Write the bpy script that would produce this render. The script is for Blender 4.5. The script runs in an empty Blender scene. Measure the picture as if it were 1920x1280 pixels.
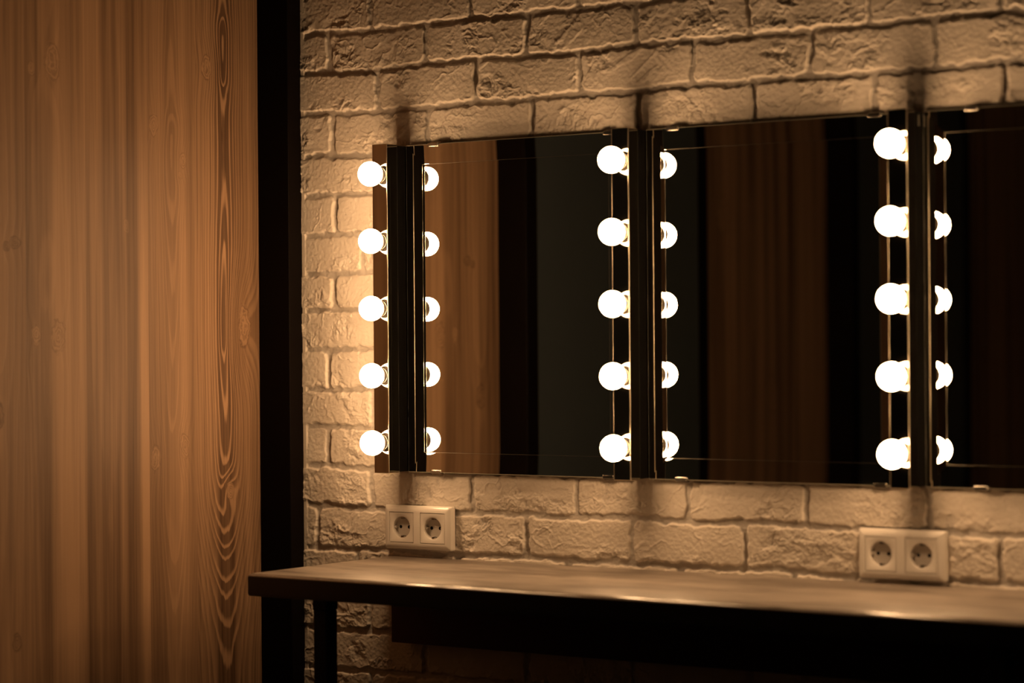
import bpy, bmesh, math, random
import numpy as np
from mathutils import Vector, Matrix

# ------------------------------------------------------------------ camera, world, exposure
scene = bpy.context.scene
COL = scene.collection
ZF = 0.92                                   # height of the mirrors' lower edge above the floor
yaw, pit, rol = 0.608559, 0.00105875, -0.00768259
cam_d = bpy.data.cameras.new('camera')
cam = bpy.data.objects.new('camera', cam_d)
COL.objects.link(cam)
fw = Vector((-math.sin(yaw) * math.cos(pit), math.cos(yaw) * math.cos(pit), math.sin(pit)))
r0 = Vector((math.cos(yaw), math.sin(yaw), 0))
u0 = r0.cross(fw)
rv = r0 * math.cos(rol) + u0 * math.sin(rol)
uv = -r0 * math.sin(rol) + u0 * math.cos(rol)
cam.matrix_world = Matrix(((rv.x, uv.x, -fw.x, 0.0), (rv.y, uv.y, -fw.y, -3.537269),
                           (rv.z, uv.z, -fw.z, 0.233629 + ZF), (0, 0, 0, 1)))
cam_d.lens = 85.0
cam_d.sensor_width = 36.0
cam_d.sensor_fit = 'HORIZONTAL'
cam_d.clip_start = 0.05
cam_d.dof.use_dof = True
cam_d.dof.focus_distance = 4.45
cam_d.dof.aperture_fstop = 2.2
scene.camera = cam

world = bpy.data.worlds.new('world')
scene.world = world
world.use_nodes = True
world.node_tree.nodes['Background'].inputs[0].default_value = (0.9, 0.85, 1.0, 1)
world.node_tree.nodes['Background'].inputs[1].default_value = 0.0

scene.view_settings.view_transform = 'Standard'
scene.view_settings.look = 'None'
scene.view_settings.gamma = 1.0
scene.view_settings.use_curve_mapping = False
scene.view_settings.exposure = 0.0
BULB_STRENGTH = 58.0
BULB_COLOR = (1.0, 0.577, 0.275)
scene.cycles.sample_clamp_indirect = 60.0
scene.cycles.max_bounces = 10
scene.cycles.glossy_bounces = 6

rng = random.Random(7)

# ------------------------------------------------------------------ node expression helper
class Net:
    def __init__(s, name):
        s.m = bpy.data.materials.new(name)
        s.m.use_nodes = True
        s.t = s.m.node_tree
        s.b = s.t.nodes['Principled BSDF']
    def node(s, kind, **kw):
        n = s.t.nodes.new(kind)
        for k, v in kw.items():
            setattr(n, k, v)
        return n
    def put(s, sock, v):
        if isinstance(v, Ex):
            s.t.links.new(v.s, sock)
        elif hasattr(v, 'links'):
            s.t.links.new(v, sock)
        else:
            sock.default_value = v
    def math(s, op, *a, clamp=False):
        n = s.node('ShaderNodeMath', operation=op, use_clamp=clamp)
        for i, v in enumerate(a):
            s.put(n.inputs[i], v)
        return Ex(s, n.outputs[0])
    def coords(s):
        tc = s.node('ShaderNodeTexCoord')
        sp = s.node('ShaderNodeSeparateXYZ')
        s.t.links.new(tc.outputs['Object'], sp.inputs[0])
        return Ex(s, sp.outputs[0]), Ex(s, sp.outputs[1]), Ex(s, sp.outputs[2])
    def vec(s, x, y, z):
        n = s.node('ShaderNodeCombineXYZ')
        for i, v in enumerate((x, y, z)):
            s.put(n.inputs[i], v)
        return n.outputs[0]
    def noise(s, v, scale=1.0, detail=2.0, rough=0.5, dist=0.0):
        n = s.node('ShaderNodeTexNoise')
        s.t.links.new(v, n.inputs['Vector'])
        n.inputs['Scale'].default_value = scale
        n.inputs['Detail'].default_value = detail
        n.inputs['Roughness'].default_value = rough
        n.inputs['Distortion'].default_value = dist
        return Ex(s, n.outputs[0])
    def smooth(s, x, a, b):
        n = s.node('ShaderNodeMapRange', interpolation_type='SMOOTHSTEP')
        s.put(n.inputs[0], x)
        n.inputs[1].default_value, n.inputs[2].default_value = a, b
        n.inputs[3].default_value, n.inputs[4].default_value = 0.0, 1.0
        return Ex(s, n.outputs[0])
    def curve(s, x, lo, hi, pts):
        n = s.node('ShaderNodeFloatCurve')
        s.put(n.inputs['Value'], (x - lo) * (1.0 / (hi - lo)))
        c = n.mapping.curves[0]
        p = [((a - lo) / (hi - lo), b) for a, b in pts]
        c.points[0].location = p[0]
        c.points[1].location = p[-1]
        for q in p[1:-1]:
            c.points.new(*q)
        n.mapping.update()
        return Ex(s, n.outputs[0])
    def mix(s, f, a, b):
        n = s.node('ShaderNodeMix', data_type='RGBA')
        s.put(n.inputs[0], f)
        for i, v in ((6, a), (7, b)):
            if isinstance(v, tuple):
                n.inputs[i].default_value = (*v, 1)
            else:
                s.put(n.inputs[i], v)
        return n.outputs[2]
    def scale_rgb(s, colr, f):
        n = s.node('ShaderNodeVectorMath', operation='SCALE')
        s.t.links.new(colr, n.inputs[0])
        s.put(n.inputs[3], f)
        return n.outputs[0]
    def bump(s, h, strength=0.3, dist=0.001):
        n = s.node('ShaderNodeBump')
        n.inputs['Strength'].default_value = strength
        n.inputs['Distance'].default_value = dist
        s.put(n.inputs['Height'], h)
        s.t.links.new(n.outputs[0], s.b.inputs['Normal'])
    def set(s, **kw):
        for k, v in kw.items():
            k = {'color': 'Base Color', 'rough': 'Roughness', 'metal': 'Metallic', 'spec': 'Specular IOR Level'}[k]
            if isinstance(v, tuple):
                v = (*v, 1)
            s.put(s.b.inputs[k], v)
        return s

class Ex:
    def __init__(s, net, sock):
        s.n, s.s = net, sock
    def __add__(s, o): return s.n.math('ADD', s, o)
    def __radd__(s, o): return s.n.math('ADD', o, s)
    def __sub__(s, o): return s.n.math('SUBTRACT', s, o)
    def __rsub__(s, o): return s.n.math('SUBTRACT', o, s)
    def __mul__(s, o): return s.n.math('MULTIPLY', s, o)
    def __rmul__(s, o): return s.n.math('MULTIPLY', o, s)
    def f(s, op, *a): return s.n.math(op, s, *a)

def plain(name, color, rough=0.5, metal=0.0, spec=0.5, var=0.0, vscale=40.0, bump=0.0):
    n = Net(name)
    n.set(color=color, rough=rough, metal=metal, spec=spec)
    if var or bump:
        x, y, z = n.coords()
        v = n.noise(n.vec(x, y, z), vscale, 4.0, 0.6)
        if var:
            d = tuple(c * (1 - var) for c in color)
            n.t.links.new(n.mix(v, d, color), n.b.inputs['Base Color'])
        if bump:
            n.bump(v, bump, 0.001)
    return n.m

# ------------------------------------------------------------------ materials
def brick_paint():
    n = Net('cream_painted_brick')
    x, y, z = n.coords()
    v = n.vec(x, y, z)
    big = n.noise(v, 9.0, 3.0, 0.6)
    skin = n.mix(n.smooth(big, 0.3, 0.75), (0.68, 0.615, 0.53), (0.78, 0.715, 0.63))
    n.t.links.new(n.mix(n.smooth(y, 0.0150, 0.0180), skin, (0.56, 0.52, 0.47)), n.b.inputs['Base Color'])
    n.set(rough=0.62, spec=0.3)
    g1 = n.noise(v, 260.0, 3.0, 0.6)
    g2 = n.noise(v, 900.0, 2.0, 0.5)
    n.bump(g1 * 0.8 + g2 * 0.4, 0.62, 0.0012)
    return n.m

def wood(name, center, hcurve, freq, contrast, knots, seed, dark, light, tone=1.0, fine=0.5, bias=0.0, streak=1.7, kstr=0.8, ktone=0.66):
    """A flat-sawn softwood board: growth rings cut at a slowly changing depth, knots, fibre."""
    n = Net(name)
    x, y, z = n.coords()
    wob = (n.noise(n.vec(seed, 0.0, z), 3.0, 2.0) - 0.5) * 0.006 + (n.noise(n.vec(seed + 9.0, 0.0, z), 14.0, 1.0) - 0.5) * 0.002
    u = y - center + wob
    h = n.curve(z, ZF - 1.0, ZF + 1.8, [(a + ZF, b * 10) for a, b in hcurve]) * 0.1
    r = (u * u + h * h).f('SQRT')
    kmask, krings = None, None
    for (ky, kz, ka, kb, push) in knots:
        dy = (y - ky) * (1.0 / ka)
        dz = (z - (kz + ZF)) * (1.0 / kb)
        q = dy * dy + dz * dz
        infl = (q * -0.22).f('EXPONENT')
        r = r + infl * push
        rad = q.f('SQRT')
        rad = rad + (n.noise(n.vec(x, y, z), 70.0, 2.0) - 0.5) * 0.9
        m = 1.0 - n.smooth(rad, 0.80, 1.15)
        kr = rad
        kmask = m if kmask is None else kmask.f('MAXIMUM', m)
        krings = kr if krings is None else krings.f('MINIMUM', kr)
    jit = (n.noise(n.vec(y * 60.0, seed, z * 5.0), 1.0, 3.0, 0.6) - 0.5) * 0.55
    wide = (n.noise(n.vec(r * 90.0, seed + 3.0, z * 0.4), 1.0, 1.0) - 0.5) * 1.6
    ph = r * freq + jit + wide
    t = ph.f('FRACT')
    off = u.f('ABSOLUTE')
    side = n.smooth(off, 0.014, 0.048)                     # rings crowd together away from the heart line
    wide_b = n.smooth(t, 0.55, 0.80) * (1.0 - n.smooth(t, 0.88, 1.0))       # dark field with narrow pale lines
    soft_b = n.smooth(t, 0.05, 0.75) * (1.0 - n.smooth(t, 0.88, 1.0))
    band = wide_b + (soft_b - wide_b) * side
    amt = contrast * (1.0 - side * 0.62)
    thin = n.noise(n.vec(y * 420.0, seed, z * 5.0), 1.0, 3.0, 0.65)
    mid = n.noise(n.vec(y * 110.0, seed + 1.0, z * 1.6), 1.0, 3.0, 0.6)
    broad = n.noise(n.vec(y * 24.0, seed + 2.0, z * 0.5), 1.0, 3.0, 0.55)
    val = 0.5 + (band - 0.5) * amt + (thin - 0.5) * fine + (mid - 0.5) * (fine * 1.1) + (broad - 0.5) * streak + bias
    if kmask is not None:
        wob2 = n.noise(n.vec(x, y, z), 55.0, 2.0) - 0.5
        kt = krings * 3.2 + wob2 * 2.2
        kv = ktone + (kt * 6.283).f('SINE') * 0.22 + wob2 * 0.6 - n.smooth(krings, 0.78, 1.0) * 0.34 + bias
        val = val * (1.0 - kmask * kstr) + kv * (kmask * kstr)
    val = n.math('MAXIMUM', n.math('MINIMUM', val, 1.0), 0.0)
    c = n.mix(val, tuple(a * tone for a in dark), tuple(a * tone for a in light))
    n.t.links.new(c, n.b.inputs['Base Color'])
    n.set(rough=0.48, spec=0.28)
    n.bump(band * 0.55 + thin * 0.7, 0.25, 0.0012)
    return n.m

def table_paint():
    n = Net('worn_taupe_tabletop')
    x, y, z = n.coords()
    s1 = n.noise(n.vec(x * 3.0, y * 16.0, z), 1.0, 5.0, 0.65, 0.6)
    s2 = n.noise(n.vec(x * 14.0, y * 60.0, z), 1.0, 3.0, 0.6)
    scr = n.noise(n.vec(x * 5.0, y * 170.0, 3.0), 1.0, 2.0, 0.5)
    sm = n.smooth(s1 * 0.7 + s2 * 0.3, 0.40, 0.62)
    n.t.links.new(n.mix(sm, (0.145, 0.12, 0.098), (0.30, 0.255, 0.215)), n.b.inputs['Base Color'])
    n.set(rough=(0.31 + s1 * 0.13) * (1.0 - n.smooth(0.0 - y, 0.172, 0.196) * 0.55), spec=0.55)
    n.bump(s2 * 0.5 + n.smooth(scr, 0.66, 0.74) * -0.5, 0.14, 0.001)
    return n.m

M = {}
M['brick'] = brick_paint()
DK, LT = (0.068, 0.035, 0.018), (0.370, 0.228, 0.132)
M['wood_a'] = wood('knotty_pine_board', -0.124,
    [(-1.0, .099), (-.42, .094), (-.25, .080), (-.18, .068), (-.10, .050), (-.04, .034), (.0327, .0225), (.1325, .0165), (.2125, .0105), (.27, .004),
     (.32, .006), (.3826, .010), (.4626, .0145), (.58, .0190), (.64, .0195), (.708, .0145), (.78, .004), (.865, .0155), (1.0, .024), (1.8, .05)],
    150.0, 0.72, [(-.0685, .2707, .017, .045, .042), (-.1113, -.0382, .010, .018, .016), (-.1690, .752, .016, .024, .014)], 1.3, DK, LT, 1.0, 0.55, 0.0, 0.8, 0.9)
M['wood_b'] = wood('pale_pine_board', -0.266,
    [(-1.0, .06), (-.3, .05), (0.0, .034), (.2, .030), (.45, .020), (.6, .010), (.68, .022), (.9, .030), (1.8, .06)],
    165.0, 0.22, [(-.3115, .637, .013, .022, .010), (-.2352, .5763, .010, .016, .010), (-.2426, .5485, .007, .007, .004),
                  (-.3133, .0307, .013, .026, .010), (-.2352, .0518, .013, .024, .012)], 5.1, DK, LT, 1.0, 0.42, 0.13, 1.2, 0.65, 0.6)
M['wood_c'] = wood('straight_pine_board', -0.43, [(-1.0, .10), (0.0, .09), (.4, .085), (1.8, .11)],
    120.0, 0.12, [(-.385, .45, .008, .014, .002)], 8.7, DK, LT, 1.0, 0.40, 0.05, 2.6, 0.3)
M['wood_d'] = wood('brown_pine_board', -0.58, [(-1.0, .09), (-.2, .08), (.15, .075), (.25, .07), (.5, .075), (1.8, .10)],
    120.0, 0.14, [(-.565, .7276, .019, .036, .006), (-.614, .712, .009, .014, .003), (-.6062, .2561, .012, .018, .006), (-.5534, .2515, .019, .030, .008)],
    12.2, DK, LT, 1.0, 0.42, 0.14, 2.2, 0.8)
M['wood_e'] = wood('dark_knot_pine_board', -0.70, [(-1.0, .09), (0.0, .08), (.4, .07), (1.8, .10)],
    120.0, 0.14, [(-.654, .4118, .013, .012, .004), (-.672, .405, .009, .009, .003), (-.6559, -.2664, .010, .016, .004), (-.70, .12, .016, .03, .006)],
    15.4, DK, LT, 1.0, 0.42, 0.10, 2.2, 0.75, 0.34)
M['wood_f'] = wood('far_pine_boards', -1.9, [(-1.0, .3), (.4, .25), (1.8, .32)],
    70.0, 0.14, [(-2.0, .10, .03, .05, .01), (-1.75, .55, .03, .05, .01)], 21.0, DK, LT, 1.0, 0.45, 0.0, 2.4, 0.6)
M['black_steel'] = plain('black_steel', (0.0035, 0.0018, 0.0014), 0.6, 0.0, 0.08, 0.3, 30)
M['door_paint'] = plain('dark_grey_paint', (0.040, 0.050, 0.054), 0.6, 0.0, 0.3, 0.15, 8)
M['dark_wall'] = plain('dim_room_paint', (0.28, 0.26, 0.24), 0.85, 0, 0.2, 0.15, 5)
M['floor'] = plain('dark_floor', (0.05, 0.038, 0.03), 0.55, 0, 0.3, 0.35, 6)
M['ceiling'] = plain('dark_ceiling', (0.05, 0.045, 0.04), 0.9, 0, 0.2, 0.1, 5)
M['mirror'] = plain('mirror_silver', (0.95, 0.955, 0.93), 0.0, 1.0)
M['glass_edge'] = plain('ground_glass_edge', (0.55, 0.55, 0.45), 0.35, 0.0, 0.6)
M['facet_line'] = plain('facet_line', (0.12, 0.11, 0.09), 0.42, 1.0)
M['backing'] = plain('mirror_backing', (0.05, 0.05, 0.05), 0.7)
M['chrome'] = plain('smoked_chrome', (0.52, 0.48, 0.43), 0.055, 1.0)
M['chrome_edge'] = plain('pale_chrome_edge', (0.8, 0.72, 0.58), 0.3, 1.0)  # paler, more golden and rougher metal for the rounded cover edges
M['bar_base'] = plain('black_plastic', (0.003, 0.0025, 0.002), 0.3, 0, 0.15, 0.2, 30)
M['collar'] = plain('bulb_collar_plastic', (0.10, 0.085, 0.07), 0.45, 0, 0.2)
M['ink'] = plain('pale_print', (0.24, 0.22, 0.18), 0.7)
M['plastic'] = plain('white_plastic', (0.80, 0.76, 0.70), 0.24, 0, 0.5, 0.02, 30)
M['recess'] = plain('white_plastic_recess', (0.62, 0.58, 0.53), 0.35, 0, 0.5, 0.02, 30)
M['hole'] = plain('dark_hole', (0.006, 0.005, 0.005), 0.8, 0, 0.1)
M['contact'] = plain('nickel_contact', (0.55, 0.52, 0.47), 0.25, 1.0)
M['clip'] = plain('satin_clip', (0.50, 0.47, 0.42), 0.22, 1.0)
M['table'] = table_paint()
M['table_edge'] = plain('dark_table_edge', (0.085, 0.080, 0.074), 0.45, 0, 0.4, 0.3, 25)
M['leg'] = plain('blackened_steel', (0.06, 0.058, 0.055), 0.32, 0.3, 0.4, 0.2, 30)
M['rail'] = plain('dark_brown_rail', (0.085, 0.030, 0.020), 0.6, 0, 0.3, 0.3, 20)
gb = Net('lit_bulb')
gb.b.inputs['Base Color'].default_value = (0.8, 0.8, 0.8, 1)
gb.b.inputs['Emission Color'].default_value = (*BULB_COLOR, 1)
gb.b.inputs['Emission Strength'].default_value = BULB_STRENGTH
gb.set(rough=0.3)
M['bulb'] = gb.m

# ------------------------------------------------------------------ mesh helpers
def link(name, me, mats, parent=None, loc=None, smooth=False):
    o = bpy.data.objects.new(name, me)
    COL.objects.link(o)
    for m in (mats if isinstance(mats, (list, tuple)) else [mats]):
        me.materials.append(M[m])
    if parent is not None:
        o.parent = parent
    if loc is not None:
        o.location = loc
    if smooth:
        for p in me.polygons:
            p.use_smooth = True
    return o

def from_bm(name, bm, mats, parent=None, loc=None, smooth=False, angle=None):
    me = bpy.data.meshes.new(name)
    bmesh.ops.recalc_face_normals(bm, faces=bm.faces)
    bm.to_mesh(me)
    bm.free()
    o = link(name, me, mats, parent, loc, smooth or angle is not None)
    if angle is not None:
        me.set_sharp_from_angle(angle=angle)
    return o

def add_box(bm, x0, x1, y0, y1, z0, z1, bevel=0.0, seg=2, mat=0):
    v = [bm.verts.new((x, y, z)) for x in (x0, x1) for y in (y0, y1) for z in (z0, z1)]
    fs = [bm.faces.new([v[i] for i in q]) for q in ((0, 1, 3, 2), (4, 6, 7, 5), (0, 4, 5, 1), (2, 3, 7, 6), (0, 2, 6, 4), (1, 5, 7, 3))]
    bmesh.ops.recalc_face_normals(bm, faces=fs)
    for f in fs:
        f.material_index = mat
    if bevel:
        es = list({e for f in fs for e in f.edges})
        r = bmesh.ops.bevel(bm, geom=es, offset=bevel, segments=seg, profile=0.5, affect='EDGES')
        for f in r['faces']:
            f.smooth = True
            f.material_index = mat
        return r['faces']
    return fs

def add_lathe(bm, prof, axis_y=True, n=32, mat=0, cx=0, cz=0):
    """prof: (radius, y) pairs; revolved about the Y axis through (cx, cz)"""
    rings = []
    for r, y in prof:
        if r < 1e-7:
            rings.append([bm.verts.new((cx, y, cz))])
        else:
            rings.append([bm.verts.new((cx + r * math.cos(2 * math.pi * k / n), y, cz + r * math.sin(2 * math.pi * k / n))) for k in range(n)])
    for a, b in zip(rings, rings[1:]):
        for k in range(n):
            k2 = (k + 1) % n
            if len(a) == 1 and len(b) == 1:
                continue
            if len(a) == 1:
                f = bm.faces.new((a[0], b[k], b[k2]))
            elif len(b) == 1:
                f = bm.faces.new((a[k], b[0], a[k2]))
            else:
                f = bm.faces.new((a[k], b[k], b[k2], a[k2]))
            f.material_index = mat

def thing(name, label, cat, loc, group=None):
    o = bpy.data.objects.new(name, None)
    COL.objects.link(o)
    o.empty_display_size = 0.05
    o.location = loc
    o['label'] = label
    o['category'] = cat
    if group:
        o['group'] = group
    return o

def struct(o, label, cat):
    o['kind'] = 'structure'
    o['label'] = label
    o['category'] = cat
    return o

# ------------------------------------------------------------------ setting: brick wall
def perlin(x, y, seed):
    r = np.random.RandomState(seed)
    perm = r.permutation(4096)
    ang = r.rand(4096) * 2 * np.pi
    gx, gy = np.cos(ang), np.sin(ang)
    xi, yi = np.floor(x).astype(np.int64), np.floor(y).astype(np.int64)
    xf, yf = x - xi, y - yi
    def g(ix, iy, dx, dy):
        h = perm[(perm[ix & 4095] + iy) & 4095]
        return gx[h] * dx + gy[h] * dy
    s, t = xf * xf * xf * (xf * (xf * 6 - 15) + 10), yf * yf * yf * (yf * (yf * 6 - 15) + 10)
    a = g(xi, yi, xf, yf); b = g(xi + 1, yi, xf - 1, yf)
    c = g(xi, yi + 1, xf, yf - 1); d = g(xi + 1, yi + 1, xf - 1, yf - 1)
    return (a + s * (b - a)) * (1 - t) + (c + s * (d - c)) * t * 1.0

def fbm(x, y, seed, octs=4, gain=0.5):
    o, amp = 0, 1.0
    for k in range(octs):
        o = o + amp * perlin(x * 2 ** k + 17.3 * k, y * 2 ** k - 9.1 * k, seed + k)
        amp *= gain
    return o * 1.6

def sstep(x, a, b):
    t = np.clip((x - a) / (b - a), 0, 1)
    return t * t * (3 - 2 * t)

def brick_wall():
    courses = [.8214, .7467, .6699, .5905, .5167, .4405, .370, .2997, .2247, .1514, .0789, .005, -.0701, -.1475, -.225, -.3023, -.3751]
    lines = [0.8214 + .0752 * k for k in range(14, 0, -1)] + courses + [-.3751 - .0752 * k for k in range(1, 8)]
    lines = sorted(lines)
    joints = {0: [-2.791, -2.561, -2.331], 1: [-2.891, -2.662, -2.438, -2.21, -1.988, -1.762, -1.535], 2: [-2.776, -2.55, -2.326, -2.095, -1.871, -1.647],
              3: [-2.884, -2.66, -2.427, -2.204, -1.979, -1.756, -1.53], 4: [-2.77], 5: [-2.878], 6: [-2.814], 7: [-2.883], 8: [-2.78], 9: [-2.895],
              10: [-2.793], 11: [-2.899], 12: [-2.797, -2.565, -2.34, -2.112, -1.887, -1.665], 13: [-2.927, -2.700, -2.448, -2.223, -2.003, -1.770, -1.542],
              14: [-2.832, -2.60, -2.36, -2.127, -1.908, -1.69], 15: [-2.802], 16: [-2.90]}
    P = 0.2265
    rows = []
    nb = len(lines) - 1
    for k in range(nb):                     # row k lies between lines[k] and lines[k+1]
        idx = None
        top = lines[k + 1]
        for ci, zc in enumerate(courses):
            if abs(zc - lines[k]) < 1e-6:
                idx = ci
        js = list(joints.get(idx, [])) if idx is not None else []
        if not js:
            js = [-2.80 - (0.113 if k % 2 else 0.0)]
        while js[0] > -3.4:
            js.insert(0, js[0] - P)
        while js[-1] < 2.4:
            js.append(js[-1] + P)
        rows.append(np.array(js))
    lines = np.array(lines)
    fx = np.arange(-2.985, -1.46, 0.00135)
    cx = np.arange(-1.46, 2.25, 0.012)
    xs = np.concatenate([[-3.08, -3.03, -3.01], fx, cx])
    fz = np.arange(-0.42, 0.91, 0.00135)
    zs = np.concatenate([np.arange(-0.93, -0.42, 0.012), fz, np.arange(0.91, 1.80, 0.012)])
    X, Z = np.meshgrid(xs, zs)
    wx = X + 0.0035 * fbm(X * 9, Z * 14, 5, 3)
    wz = Z + 0.0036 * fbm(X * 7, Z * 5, 11, 2) + 0.0013 * fbm(X * 22, Z * 9, 12, 2) + 0.0012 * fbm(X * 40, Z * 40, 13, 2)
    row = np.clip(np.searchsorted(lines, wz) - 1, 0, nb - 1)
    zl, zh = lines[row], lines[row + 1]
    xl = np.zeros_like(X); xh = np.zeros_like(X); bid = np.zeros(X.shape, int)
    for k in range(nb):
        m = row == k
        if not m.any():
            continue
        j = rows[k]
        i = np.clip(np.searchsorted(j, wx[m]) - 1, 0, len(j) - 2)
        xl[m], xh[m] = j[i], j[i + 1]
        bid[m] = k * 64 + i
    jx, jz = 0.0052, 0.0052
    cxm, czm = (xl + xh) / 2, (zl + zh) / 2
    rr = 0.007
    qx = np.abs(wx - cxm) - ((xh - xl) / 2 - jx - rr)
    qz = np.abs(wz - czm) - ((zh - zl) / 2 - jz - rr)
    d = np.hypot(np.maximum(qx, 0), np.maximum(qz, 0)) + np.minimum(np.maximum(qx, qz), 0) - rr
    d = d + 0.0030 * fbm(X * 48, Z * 48, 21, 4)
    R = np.random.RandomState(3)
    n_id = 64 * (nb + 1)
    off = R.uniform(-.0016, .0016, n_id)[bid]
    tx = R.uniform(-.008, .008, n_id)[bid] * (X - cxm)
    tz = R.uniform(-.03, .03, n_id)[bid] * (Z - czm)
    ph = R.uniform(0, 90, n_id)[bid]
    face = sstep(-d, -0.0014, 0.0022)
    # each brick is a cast of a hand-moulded face: smooth skin, torn crumbly patches, a few creases
    U, V = X + ph, Z + ph * 0.7
    lz = (Z - czm) / 0.032
    patch = sstep(fbm(U * 9, V * 13, 31, 3) - 0.20 * lz, 0.02, 0.40)
    wux = U + 0.007 * fbm(U * 40, V * 40, 41, 3)
    wvz = V + 0.007 * fbm(U * 40 + 5, V * 40, 43, 3)
    # torn layers: flat shelves broken off along sharp winding edges
    lay = fbm(wux * 30, wvz * 44, 61, 4, 0.55)
    k1 = lay * 2.6
    terr = (np.floor(k1) + sstep(k1 % 1.0, 0.86, 1.0)) / 2.6
    rid = 1 - np.abs(fbm(wux * 75, wvz * 105, 51, 3, 0.6)) * 2.4
    torn = patch * (0.0023 * terr + 0.0017 * np.clip(rid - 0.35, 0, 1) ** 1.5)
    # raised hair-thin creases and slanting drag marks of the trowel
    cr = perlin(wux * 15 + wvz * 9, wvz * 20 - wux * 8, 71)
    crease = np.exp(-(cr / 0.028) ** 2) * sstep(perlin(U * 9, V * 11, 73), -0.05, 0.22)
    dr = perlin((U * 0.8 + V * 0.6) * 9, (V * 0.8 - U * 0.6) * 60, 75)
    drag = sstep(dr, 0.18, 0.30) * sstep(perlin(U * 8, V * 9, 76), 0.22, 0.42)
    pits = sstep(perlin(U * 95, V * 95, 81), 0.55, 0.72)
    cr2 = perlin(wux * 34 - wvz * 20 + 3, wvz * 46 + wux * 10, 78)
    crease = crease + 0.7 * np.exp(-(cr2 / 0.04) ** 2) * sstep(perlin(U * 13 + 4, V * 16, 79), 0.02, 0.30)
    skin = 0.00045 * fbm(U * 140, V * 140, 91, 3) + 0.0006 * fbm(U * 12, V * 18, 93, 2)
    hface = 0.0060 + off + tx + tz + torn + skin + 0.0012 * crease + 0.0010 * drag - 0.0010 * pits
    hmort = 0.0010 * fbm(X * 30, Z * 60, 101, 3) + 0.0004 * fbm(X * 160, Z * 160, 103, 2) + 0.0010
    h = hmort * (1 - face) + hface * face
    h = np.where(X < -2.952, np.maximum(h, 0.0056), h)       # paint bead against the corner post
    Y = 0.0190 - h                             # mean brick face about y = 0.0125, mirrors' backs at 0.005
    Y = np.maximum(Y, 0.0066)
    ny, nx = X.shape
    co = np.stack([X, Y, Z + ZF], -1).reshape(-1, 3).astype(np.float32)
    ii = np.arange(ny * nx).reshape(ny, nx)
    q = np.stack([ii[:-1, :-1], ii[:-1, 1:], ii[1:, 1:], ii[1:, :-1]], -1).reshape(-1, 4)
    me = bpy.data.meshes.new('wall_back')
    me.vertices.add(len(co)); me.vertices.foreach_set('co', co.ravel())
    me.loops.add(q.size); me.loops.foreach_set('vertex_index', q.ravel().astype(np.int32))
    me.polygons.add(len(q)); me.polygons.foreach_set('loop_start', np.arange(0, q.size, 4, dtype=np.int32))
    me.polygons.foreach_set('use_smooth', np.ones(len(q), bool))
    me.update(calc_edges=True)
    o = link('wall_back', me, 'brick')
    return struct(o, 'cream painted rough brick wall behind the mirrors', 'wall')

brick_wall()

# ------------------------------------------------------------------ setting: left wall, posts, doors, shell
XW, XP = -3.035, -2.960
HC = 2.70
def quad_yz(bm, x, y0, y1, z0, z1, mat):
    v = [bm.verts.new(p) for p in ((x, y0, z0), (x, y1, z0), (x, y1, z1), (x, y0, z1))]
    f = bm.faces.new(v)
    f.material_index = mat

bm = bmesh.new()
edges = [(-0.0200, -0.2028, 0), (-0.2028, -0.3291, 1), (-0.3291, -0.4860, 2), (-0.4860, -0.6290, 3), (-0.6290, -0.780, 4),
         (-1.53, -2.33, 5), (-3.05, -3.83, 5)]
for a, b, m in edges:
    add_box(bm, XW - 0.03, XW, b, a, 0.0, HC, 0.0, 1, m)
o = from_bm('wall_left', bm, ['wood_a', 'wood_b', 'wood_c', 'wood_d', 'wood_e', 'wood_f'])
struct(o, 'warm brown knotty pine board wall on the left', 'wall')

posts = [(-0.0255, 0.0225), (-0.768, -0.811), (-1.500, -1.545), (-2.310, -2.355), (-3.030, -3.075), (-3.805, -3.85)]
for i, (a, b) in enumerate(posts):
    bm = bmesh.new()
    add_box(bm, XW - 0.03, XP, min(a, b), max(a, b), 0.0, HC, 0.002, 2)
    o = from_bm('trim_%d' % (i + 1), bm, 'black_steel')
    struct(o, ['black steel post in the corner between pine boards and brick wall', 'black steel post at the near end of the pine boards',
               'black steel post after the first dark door', 'black steel post at the far pine boards', 'black steel post after the second dark door',
               'black steel post nearest the front wall'][i], 'post')
for i, (a, b) in enumerate([(-0.811, -1.500), (-2.355, -3.030), (-3.85, -4.70)]):
    bm = bmesh.new()
    add_box(bm, XW, XP - 0.001, b + 0.0005, a - 0.0005, 0.0, HC)
    struct(from_bm('door_%d' % (i + 1), bm, 'door_paint'), ['dark grey flush door reflected in the left mirror', 'dark grey flush door reflected in the middle mirror', 'dark grey flush door by the front wall'][i], 'door')

bm = bmesh.new(); add_box(bm, -3.2, 2.3, -4.8, 0.06, -0.06, 0.0)
struct(from_bm('floor', bm, 'floor'), 'dark brown floor of the dressing room', 'floor')
bm = bmesh.new(); add_box(bm, -3.2, 2.3, -4.8, 0.06, HC, HC + 0.06)
struct(from_bm('ceiling', bm, 'ceiling'), 'dark ceiling of the dressing room', 'ceiling')
bm = bmesh.new(); add_box(bm, 2.2, 2.3, -4.8, 0.06, 0.0, HC)
struct(from_bm('wall_right', bm, 'dark_wall'), 'dim right wall of the dressing room', 'wall')
bm = bmesh.new(); add_box(bm, -3.2, 2.3, -4.8, -4.70, 0.0, HC)
struct(from_bm('wall_front', bm, 'dark_wall'), 'dim wall behind the camera', 'wall')

# ------------------------------------------------------------------ mirrors
BX = [-2.71609, -2.19818, -1.68065, -1.1635]
BW, BD, BP, BS, MH = 0.03425, 0.05771, 0.02718, 0.121958, 0.600
CAPT = 0.0

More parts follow.
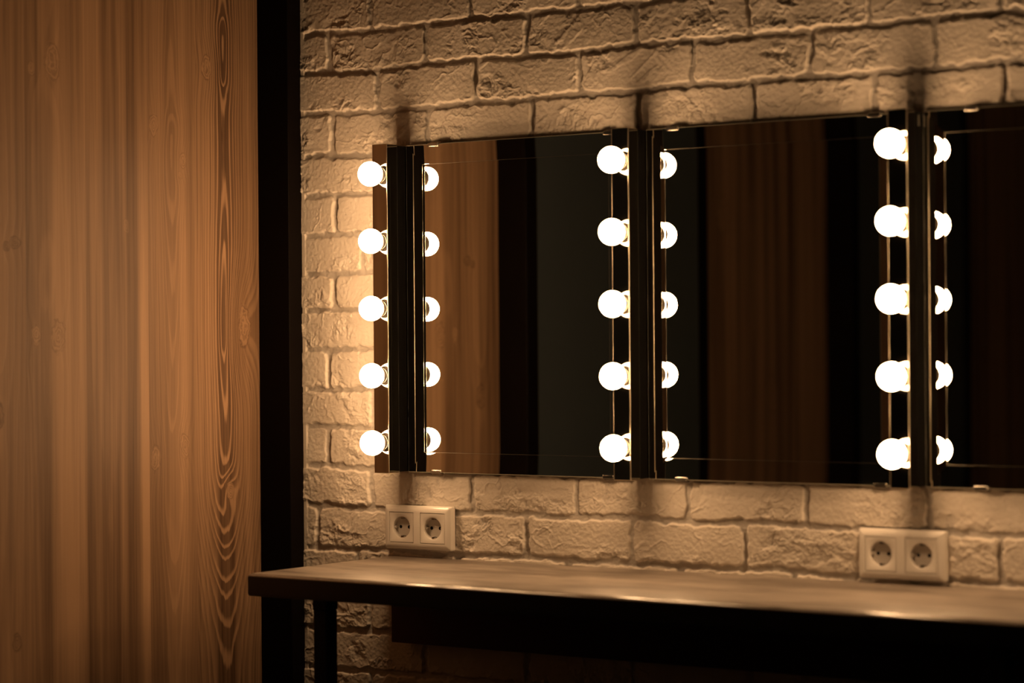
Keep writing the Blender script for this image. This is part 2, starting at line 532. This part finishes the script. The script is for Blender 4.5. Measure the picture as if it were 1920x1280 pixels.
def make_glass(w, h, parent):
    """bevelled mirror: flat field and a ground facet all round, front at y = 0, back at y = 0.005"""
    bv, ch = 0.0365, 0.0012
    lift = (bv - ch) * math.tan(math.radians(1.9))
    bm = bmesh.new()
    def ring(ix, y):
        return [bm.verts.new(p) for p in ((ix, y, ix), (w - ix, y, ix), (w - ix, y, h - ix), (ix, y, h - ix))]
    ra = ring(0.0, 0.0050)
    rb = ring(0.0, -lift + ch)
    rc = ring(ch, -lift)
    rd = ring(bv, 0.0)
    rd2 = ring(bv + 0.0006, 0.0)
    for a, b, m in ((ra, rb, 1), (rb, rc, 1), (rc, rd, 0), (rd, rd2, 3)):
        for k in range(4):
            f = bm.faces.new((a[k], a[(k + 1) % 4], b[(k + 1) % 4], b[k]))
            f.material_index = m
    f = bm.faces.new(rd2); f.material_index = 0
    f = bm.faces.new(ra[::-1]); f.material_index = 2
    return from_bm('glass', bm, ['mirror', 'glass_edge', 'backing', 'facet_line'], parent)

def make_clip(parent, x, z, up):
    """small retaining clip: foot behind the glass, web over the edge, lip on the face"""
    s = 1 if up else -1
    bm = bmesh.new()
    add_box(bm, x - 0.013, x + 0.013, 0.0052, 0.0066, min(z - s * .02, z + s * .004), max(z - s * .02, z + s * .004), 0.0003, 1)
    add_box(bm, x - 0.011, x + 0.011, -0.0030, 0.0064, min(z + s * .0002, z + s * .0016), max(z + s * .0002, z + s * .0016), 0.0003, 1)
    add_box(bm, x - 0.011, x + 0.011, -0.0042, -0.0024, min(z + s * .0016, z - s * .0050), max(z + s * .0016, z - s * .0050), 0.0008, 2)
    return from_bm('clip', bm, 'clip', parent)

mirror_labels = ['facet-edged mirror at left end of row, reflecting the lit pine boards and dark door',
                 'facet-edged mirror in middle of row, reflecting dim brown far boards',
                 'facet-edged mirror at right end of row, almost black, above right socket']
clipx = [((-2.6356, -2.2551), (-2.6352, -2.2617)), ((-2.1279, -1.7479), (-2.1154, -1.7417)), ((-1.580, -1.230), (-1.5682, -1.230))]
for i in range(3):
    xl = BX[i] + BW / 2 + 0.0006
    w = BX[i + 1] - BW / 2 - 0.006 - xl
    t = thing('wall_mirror', mirror_labels[i], 'mirror', (xl, 0, ZF), 'facet-edged mirrors in a row on the brick wall')
    make_glass(w, MH, t)
    for x in clipx[i][0]:
        make_clip(t, x - xl, MH, True)
    for x in clipx[i][1]:
        make_clip(t, x - xl, 0.0, False)

# ------------------------------------------------------------------ vanity light bars
def make_bar(label):
    t = thing('vanity_light', label, 'vanity light', (BX[0], 0, ZF), 'light bars with five globe bulbs between the mirrors')
    bm = bmesh.new()
    ybk = -0.0265
    add_box(bm, -BW / 2, BW / 2, -BD, ybk, 0.0, MH)
    bm.edges.ensure_lookup_table()
    es = list(bm.edges)
    r = bmesh.ops.bevel(bm, geom=es, offset=0.0011, segments=2, profile=0.5, affect='EDGES')
    for f in r['faces']:
        f.material_index = 1
        f.smooth = True
    from_bm('cover', bm, ['chrome', 'chrome_edge'], t)
    bm = bmesh.new()
    add_box(bm, -BW / 2 + 0.0012, BW / 2 - 0.0012, ybk, 0.0064, 0.0015, MH - 0.0015, 0.0006, 1)
    from_bm('base', bm, 'bar_base', t)
    R = 0.0226
    for k in range(5):
        z = MH / 2 + (k - 2) * BS
        bm = bmesh.new()
        prof = [(0.0, -R)]
        a1 = math.radians(132)
        for s in range(1, 21):
            a = a1 * s / 20
            prof.append((R * math.sin(a), -R * math.cos(a)))
        add_lathe(bm, prof, True, 36)
        b = from_bm('bulb', bm, 'bulb', t, (0, -BD - BP, z), True)
        bm = bmesh.new()
        re, ye = R * math.sin(a1), -R * math.cos(a1)
        add_lathe(bm, [(re - .0002, ye - .0002), (re + .0006, ye + .0004), (re * 0.98, ye + .0030), (re * 0.88, ye + .0065), (.0135, BP - .0012), (.0128, BP + .0020), (0.0, BP + .0020)], True, 32)
        from_bm('collar', bm, 'collar', b, None, True, 0.6)
        bm = bmesh.new()
        add_lathe(bm, [(.0150, 0.0), (.0150, -.0008), (.0142, -.0012), (.0129, -.0012)], True, 32)
        from_bm('socket_ring', bm, 'contact', t, (0, -BD, z), True, 0.6)
    return t

def copy_tree(o, parent=None):
    c = o.copy()
    COL.objects.link(c)
    if parent is not None:
        c.parent = parent
    for ch in list(o.children):
        copy_tree(ch, c)
    return c

bar_labels = ['leftmost light bar of five globe bulbs, beside bare brick near the pine wall',
              'light bar with five globe bulbs between the left and middle mirrors',
              'light bar with five globe bulbs and tiny pale printed mark, above right socket',
              'light bar with five globe bulbs past the right edge of the last mirror']
bars = [make_bar(bar_labels[0])]
for i in range(1, 4):
    c = copy_tree(bars[0])
    c.location = (BX[i], 0, ZF)
    c['label'] = bar_labels[i]
    bars.append(c)
# faint printed mark low-contrast on the side of the third bar, lettering too small to read, running downwards
bm = bmesh.new()
xs_ = BW / 2 - 0.0012 + 0.0002
zc = 0.5925
for hgt, strokes in ((.0026, 3), (.0022, 2), (.0024, 3), (.0020, 2), (.0026, 3), (.0022, 2)):
    for s in range(strokes):
        z1 = zc - s * hgt / strokes
        quad_yz(bm, xs_, -0.0165, -0.0095, z1 - hgt / strokes * 0.55, z1, 0)
    quad_yz(bm, xs_, -0.0165, -0.0155, zc - hgt, zc, 0)
    zc -= hgt + .0007
from_bm('printed_mark', bm, 'ink', bars[2])

# ------------------------------------------------------------------ double power sockets
def make_socket(label, loc):
    t = thing('power_socket', label, 'socket', loc, 'double power sockets on the brick wall')
    W, H, T = 0.152, 0.0805, 0.0125
    yF = -0.0030
    yB = 0.0125
    # frame: rounded slab with two square openings, built ring by ring
    bm = bmesh.new()
    def loop(x0, x1, z0, z1, y, rad, n=5):
        pts = []
        for cx_, cz_, a0 in ((x1 - rad, z1 - rad, 0), (x0 + rad, z1 - rad, 90), (x0 + rad, z0 + rad, 180), (x1 - rad, z0 + rad, 270)):
            for k in range(n + 1):
                a = math.radians(a0 + 90 * k / n)
                pts.append((cx_ + rad * math.cos(a), y, cz_ + rad * math.sin(a)))
        return [bm.verts.new(p) for p in pts]
    def strip(a, b):
        m = len(a)
        for k in range(m):
            bm.faces.new((a[k], a[(k + 1) % m], b[(k + 1) % m], b[k]))
    l0 = loop(-W / 2, W / 2, -H / 2, H / 2, yB, .003)
    l1 = loop(-W / 2, W / 2, -H / 2, H / 2, yF + .0062, .003)
    l2 = loop(-W / 2 + .0012, W / 2 - .0012, -H / 2 + .0012, H / 2 - .0012, yF + .0036, .0028)
    l3 = loop(-W / 2 + .0040, W / 2 - .0040, -H / 2 + .0040, H / 2 - .0040, yF + .0014, .0025)
    l4 = loop(-W / 2 + .0085, W / 2 - .0085, -H / 2 + .0085, H / 2 - .0085, yF, .002)
    for a, b in ((l0, l1), (l1, l2), (l2, l3), (l3, l4)):
        strip(a, b)
    O = 0.0282
    cxs = (-0.0355, 0.0355)
    # face between l4 and the two openings: fill with triangles
    edges_ = [bm.edges.get((l4[k], l4[(k + 1) % len(l4)])) for k in range(len(l4))]
    for c in cxs:
        q = [bm.verts.new(p) for p in ((c - O, yF, -O), (c + O, yF, -O), (c + O, yF, O), (c - O, yF, O))]
        q2 = [bm.verts.new((v.co.x, yF + .006, v.co.z)) for v in q]
        for k in range(4):
            edges_.append(bm.edges.new((q[k], q[(k + 1) % 4])))
            bm.faces.new((q[k], q[(k + 1) % 4], q2[(k + 1) % 4], q2[k]))
    bmesh.ops.triangle_fill(bm, edges=edges_, use_beauty=True, use_dissolve=False)
    from_bm('frame', bm, 'plastic', t, None, False, 0.45)
    for c in cxs:
        bm = bmesh.new()
        n = 48
        S = O - 0.0011
        y0 = yF + 0.0006
        Rw = 0.0196
        outer = []
        for k in range(n):
            a = 2 * math.pi * k / n
            dx, dz = math.cos(a), math.sin(a)
            m = max(abs(dx), abs(dz))
            outer.append((dx / m * S, dz / m * S))
        o1 = [bm.verts.new((x, y0 + .005, z)) for x, z in outer]
        o2 = [bm.verts.new((x, y0, z)) for x, z in outer]
        def circ(r, y):
            return [bm.verts.new((r * math.cos(2 * math.pi * k / n), y, r * math.sin(2 * math.pi * k / n))) for k in range(n)]
        w0 = circ(Rw + .0012, y0); w1 = circ(Rw, y0 + .0010); w2 = circ(Rw - .0008, y0 + .0110); w3 = circ(.0003, y0 + .0112)
        for a, b, m in ((o1, o2, 0), (o2, w0, 0), (w0, w1, 0), (w1, w2, 1), (w2, w3, 1)):
            for k in range(n):
                f = bm.faces.new((a[k], a[(k + 1) % n], b[(k + 1) % n], b[k]))
                f.material_index = m
        ins = from_bm('socket_insert', bm, ['plastic', 'recess'], t, (c, 0, 0), False, 0.7)
        for sx in (-1, 1):
            bm = bmesh.new()
            add_lathe(bm, [(.0028, y0 + .0106), (.0031, y0 + .0108), (0.0, y0 + .0109)], True, 20)
            from_bm('pin_hole', bm, 'hole', ins, (sx * .0095, 0, 0))
        for sx in (-1, 1):                     # side guide ribs of the round well
            bm = bmesh.new()
            add_box(bm, min(sx * .0152, sx * .0193), max(sx * .0152, sx * .0193), y0 + .0045, y0 + .0112, -.0022, .0022, .0004, 1)
            from_bm('guide_rib', bm, 'recess', ins)
        for sz in (-1, 1):
            bm = bmesh.new()
            add_box(bm, -.0032, .0032, y0 + .0018, y0 + .0105, min(sz * .0165, sz * .0192), max(sz * .0165, sz * .0192), .0004, 1, 0)
            add_box(bm, -.0024, -.0008, y0 + .0012, y0 + .0098, min(sz * .0158, sz * .0168), max(sz * .0158, sz * .0168), .0002, 1, 1)
            add_box(bm, .0008, .0024, y0 + .0012, y0 + .0098, min(sz * .0158, sz * .0168), max(sz * .0158, sz * .0168), .0002, 1, 1)
            from_bm('earth_contact', bm, ['contact', 'hole'], ins)
    return t

make_socket('white double power socket under the left light bar, beside the wooden wall', (-2.6788, 0, ZF - 0.1018))
make_socket('white double power socket under the light bar between middle and right mirrors', (-1.7068, 0, ZF - 0.1090))

# ------------------------------------------------------------------ dressing table
TZ, TT, TF, TL, TR = ZF - 0.157, 0.0385, -0.392, -2.750, 0.30
tb = thing('dressing_table', 'long taupe tabletop on black steel legs beneath the mirrors', 'table', (TL, TF / 2, 0))
bm = bmesh.new()
def tprof(y0, y1, z0, z1, rad, n=6):
    return None
yb_, yf_ = 0.0165 - TF / 2, TF - TF / 2
prof = [(yb_, TZ - TT, 1), (yb_, TZ, 0)]
for k in range(0, 13):                         # worn, softly rounded front edge
    a = math.pi / 2 * k / 12
    prof.append((yf_ + 0.013 * (1 - math.sin(a)), TZ - 0.0055 * (1 - math.cos(a)), 0 if k < 11 else 1))
for k in range(0, 7):
    a = math.pi / 2 * k / 6
    prof.append((yf_ + 0.005 * (1 - math.cos(a)), TZ - TT + 0.005 * (1 - math.sin(a)), 1))
def section(x, inset):
    cy, cz = (yb_ + yf_) / 2, TZ - TT / 2
    return [bm.verts.new((x, y + (inset if y < cy - .1 else 0), z + (inset if z < cz else -inset))) for y, z, m in prof]
secs = [section(0.0, 0.0024), section(0.0009, 0.0008), section(0.0028, 0.0), section(TR - TL, 0.0)]
for a_, b_ in zip(secs, secs[1:]):
    for k in range(len(prof)):
        k2 = (k + 1) % len(prof)
        f = bm.faces.new((a_[k], a_[k2], b_[k2], b_[k]))
        f.material_index = prof[k][2]
        f.smooth = 2 <= k < len(prof) - 1
for sec in (secs[0], secs[-1]):
    f = bm.faces.new(sec)
    f.material_index = 1
from_bm('tabletop', bm, ['table', 'table_edge'], tb)
for xa in (-2.6305, -1.4045, -0.18):
    bm = bmesh.new()
    add_box(bm, 0, .0292, 0, .030, 0.004, TZ - TT - 0.020, .0025, 3)
    lg = from_bm('leg', bm, 'leg', tb, (xa - TL, -0.360 - TF / 2, 0))
    bm = bmesh.new()
    add_box(bm, -.0006, .0298, -.0006, .0306, TZ - TT - 0.0205, TZ - TT, .0012, 2)
    from_bm('bracket', bm, 'leg', lg)
    bm = bmesh.new()
    add_box(bm, -.001, .0302, -.001, .031, 0.0, 0.005, .001, 1)
    from_bm('foot', bm, 'bar_base', lg)
bm = bmesh.new()
add_box(bm, 0, TR - TL - 0.03, -0.020 - TF / 2, 0.004 - TF / 2, ZF - 0.3120, TZ - TT - 0.0002, .001, 1)
from_bm('rail', bm, 'rail', tb, (0.024, 0, 0))
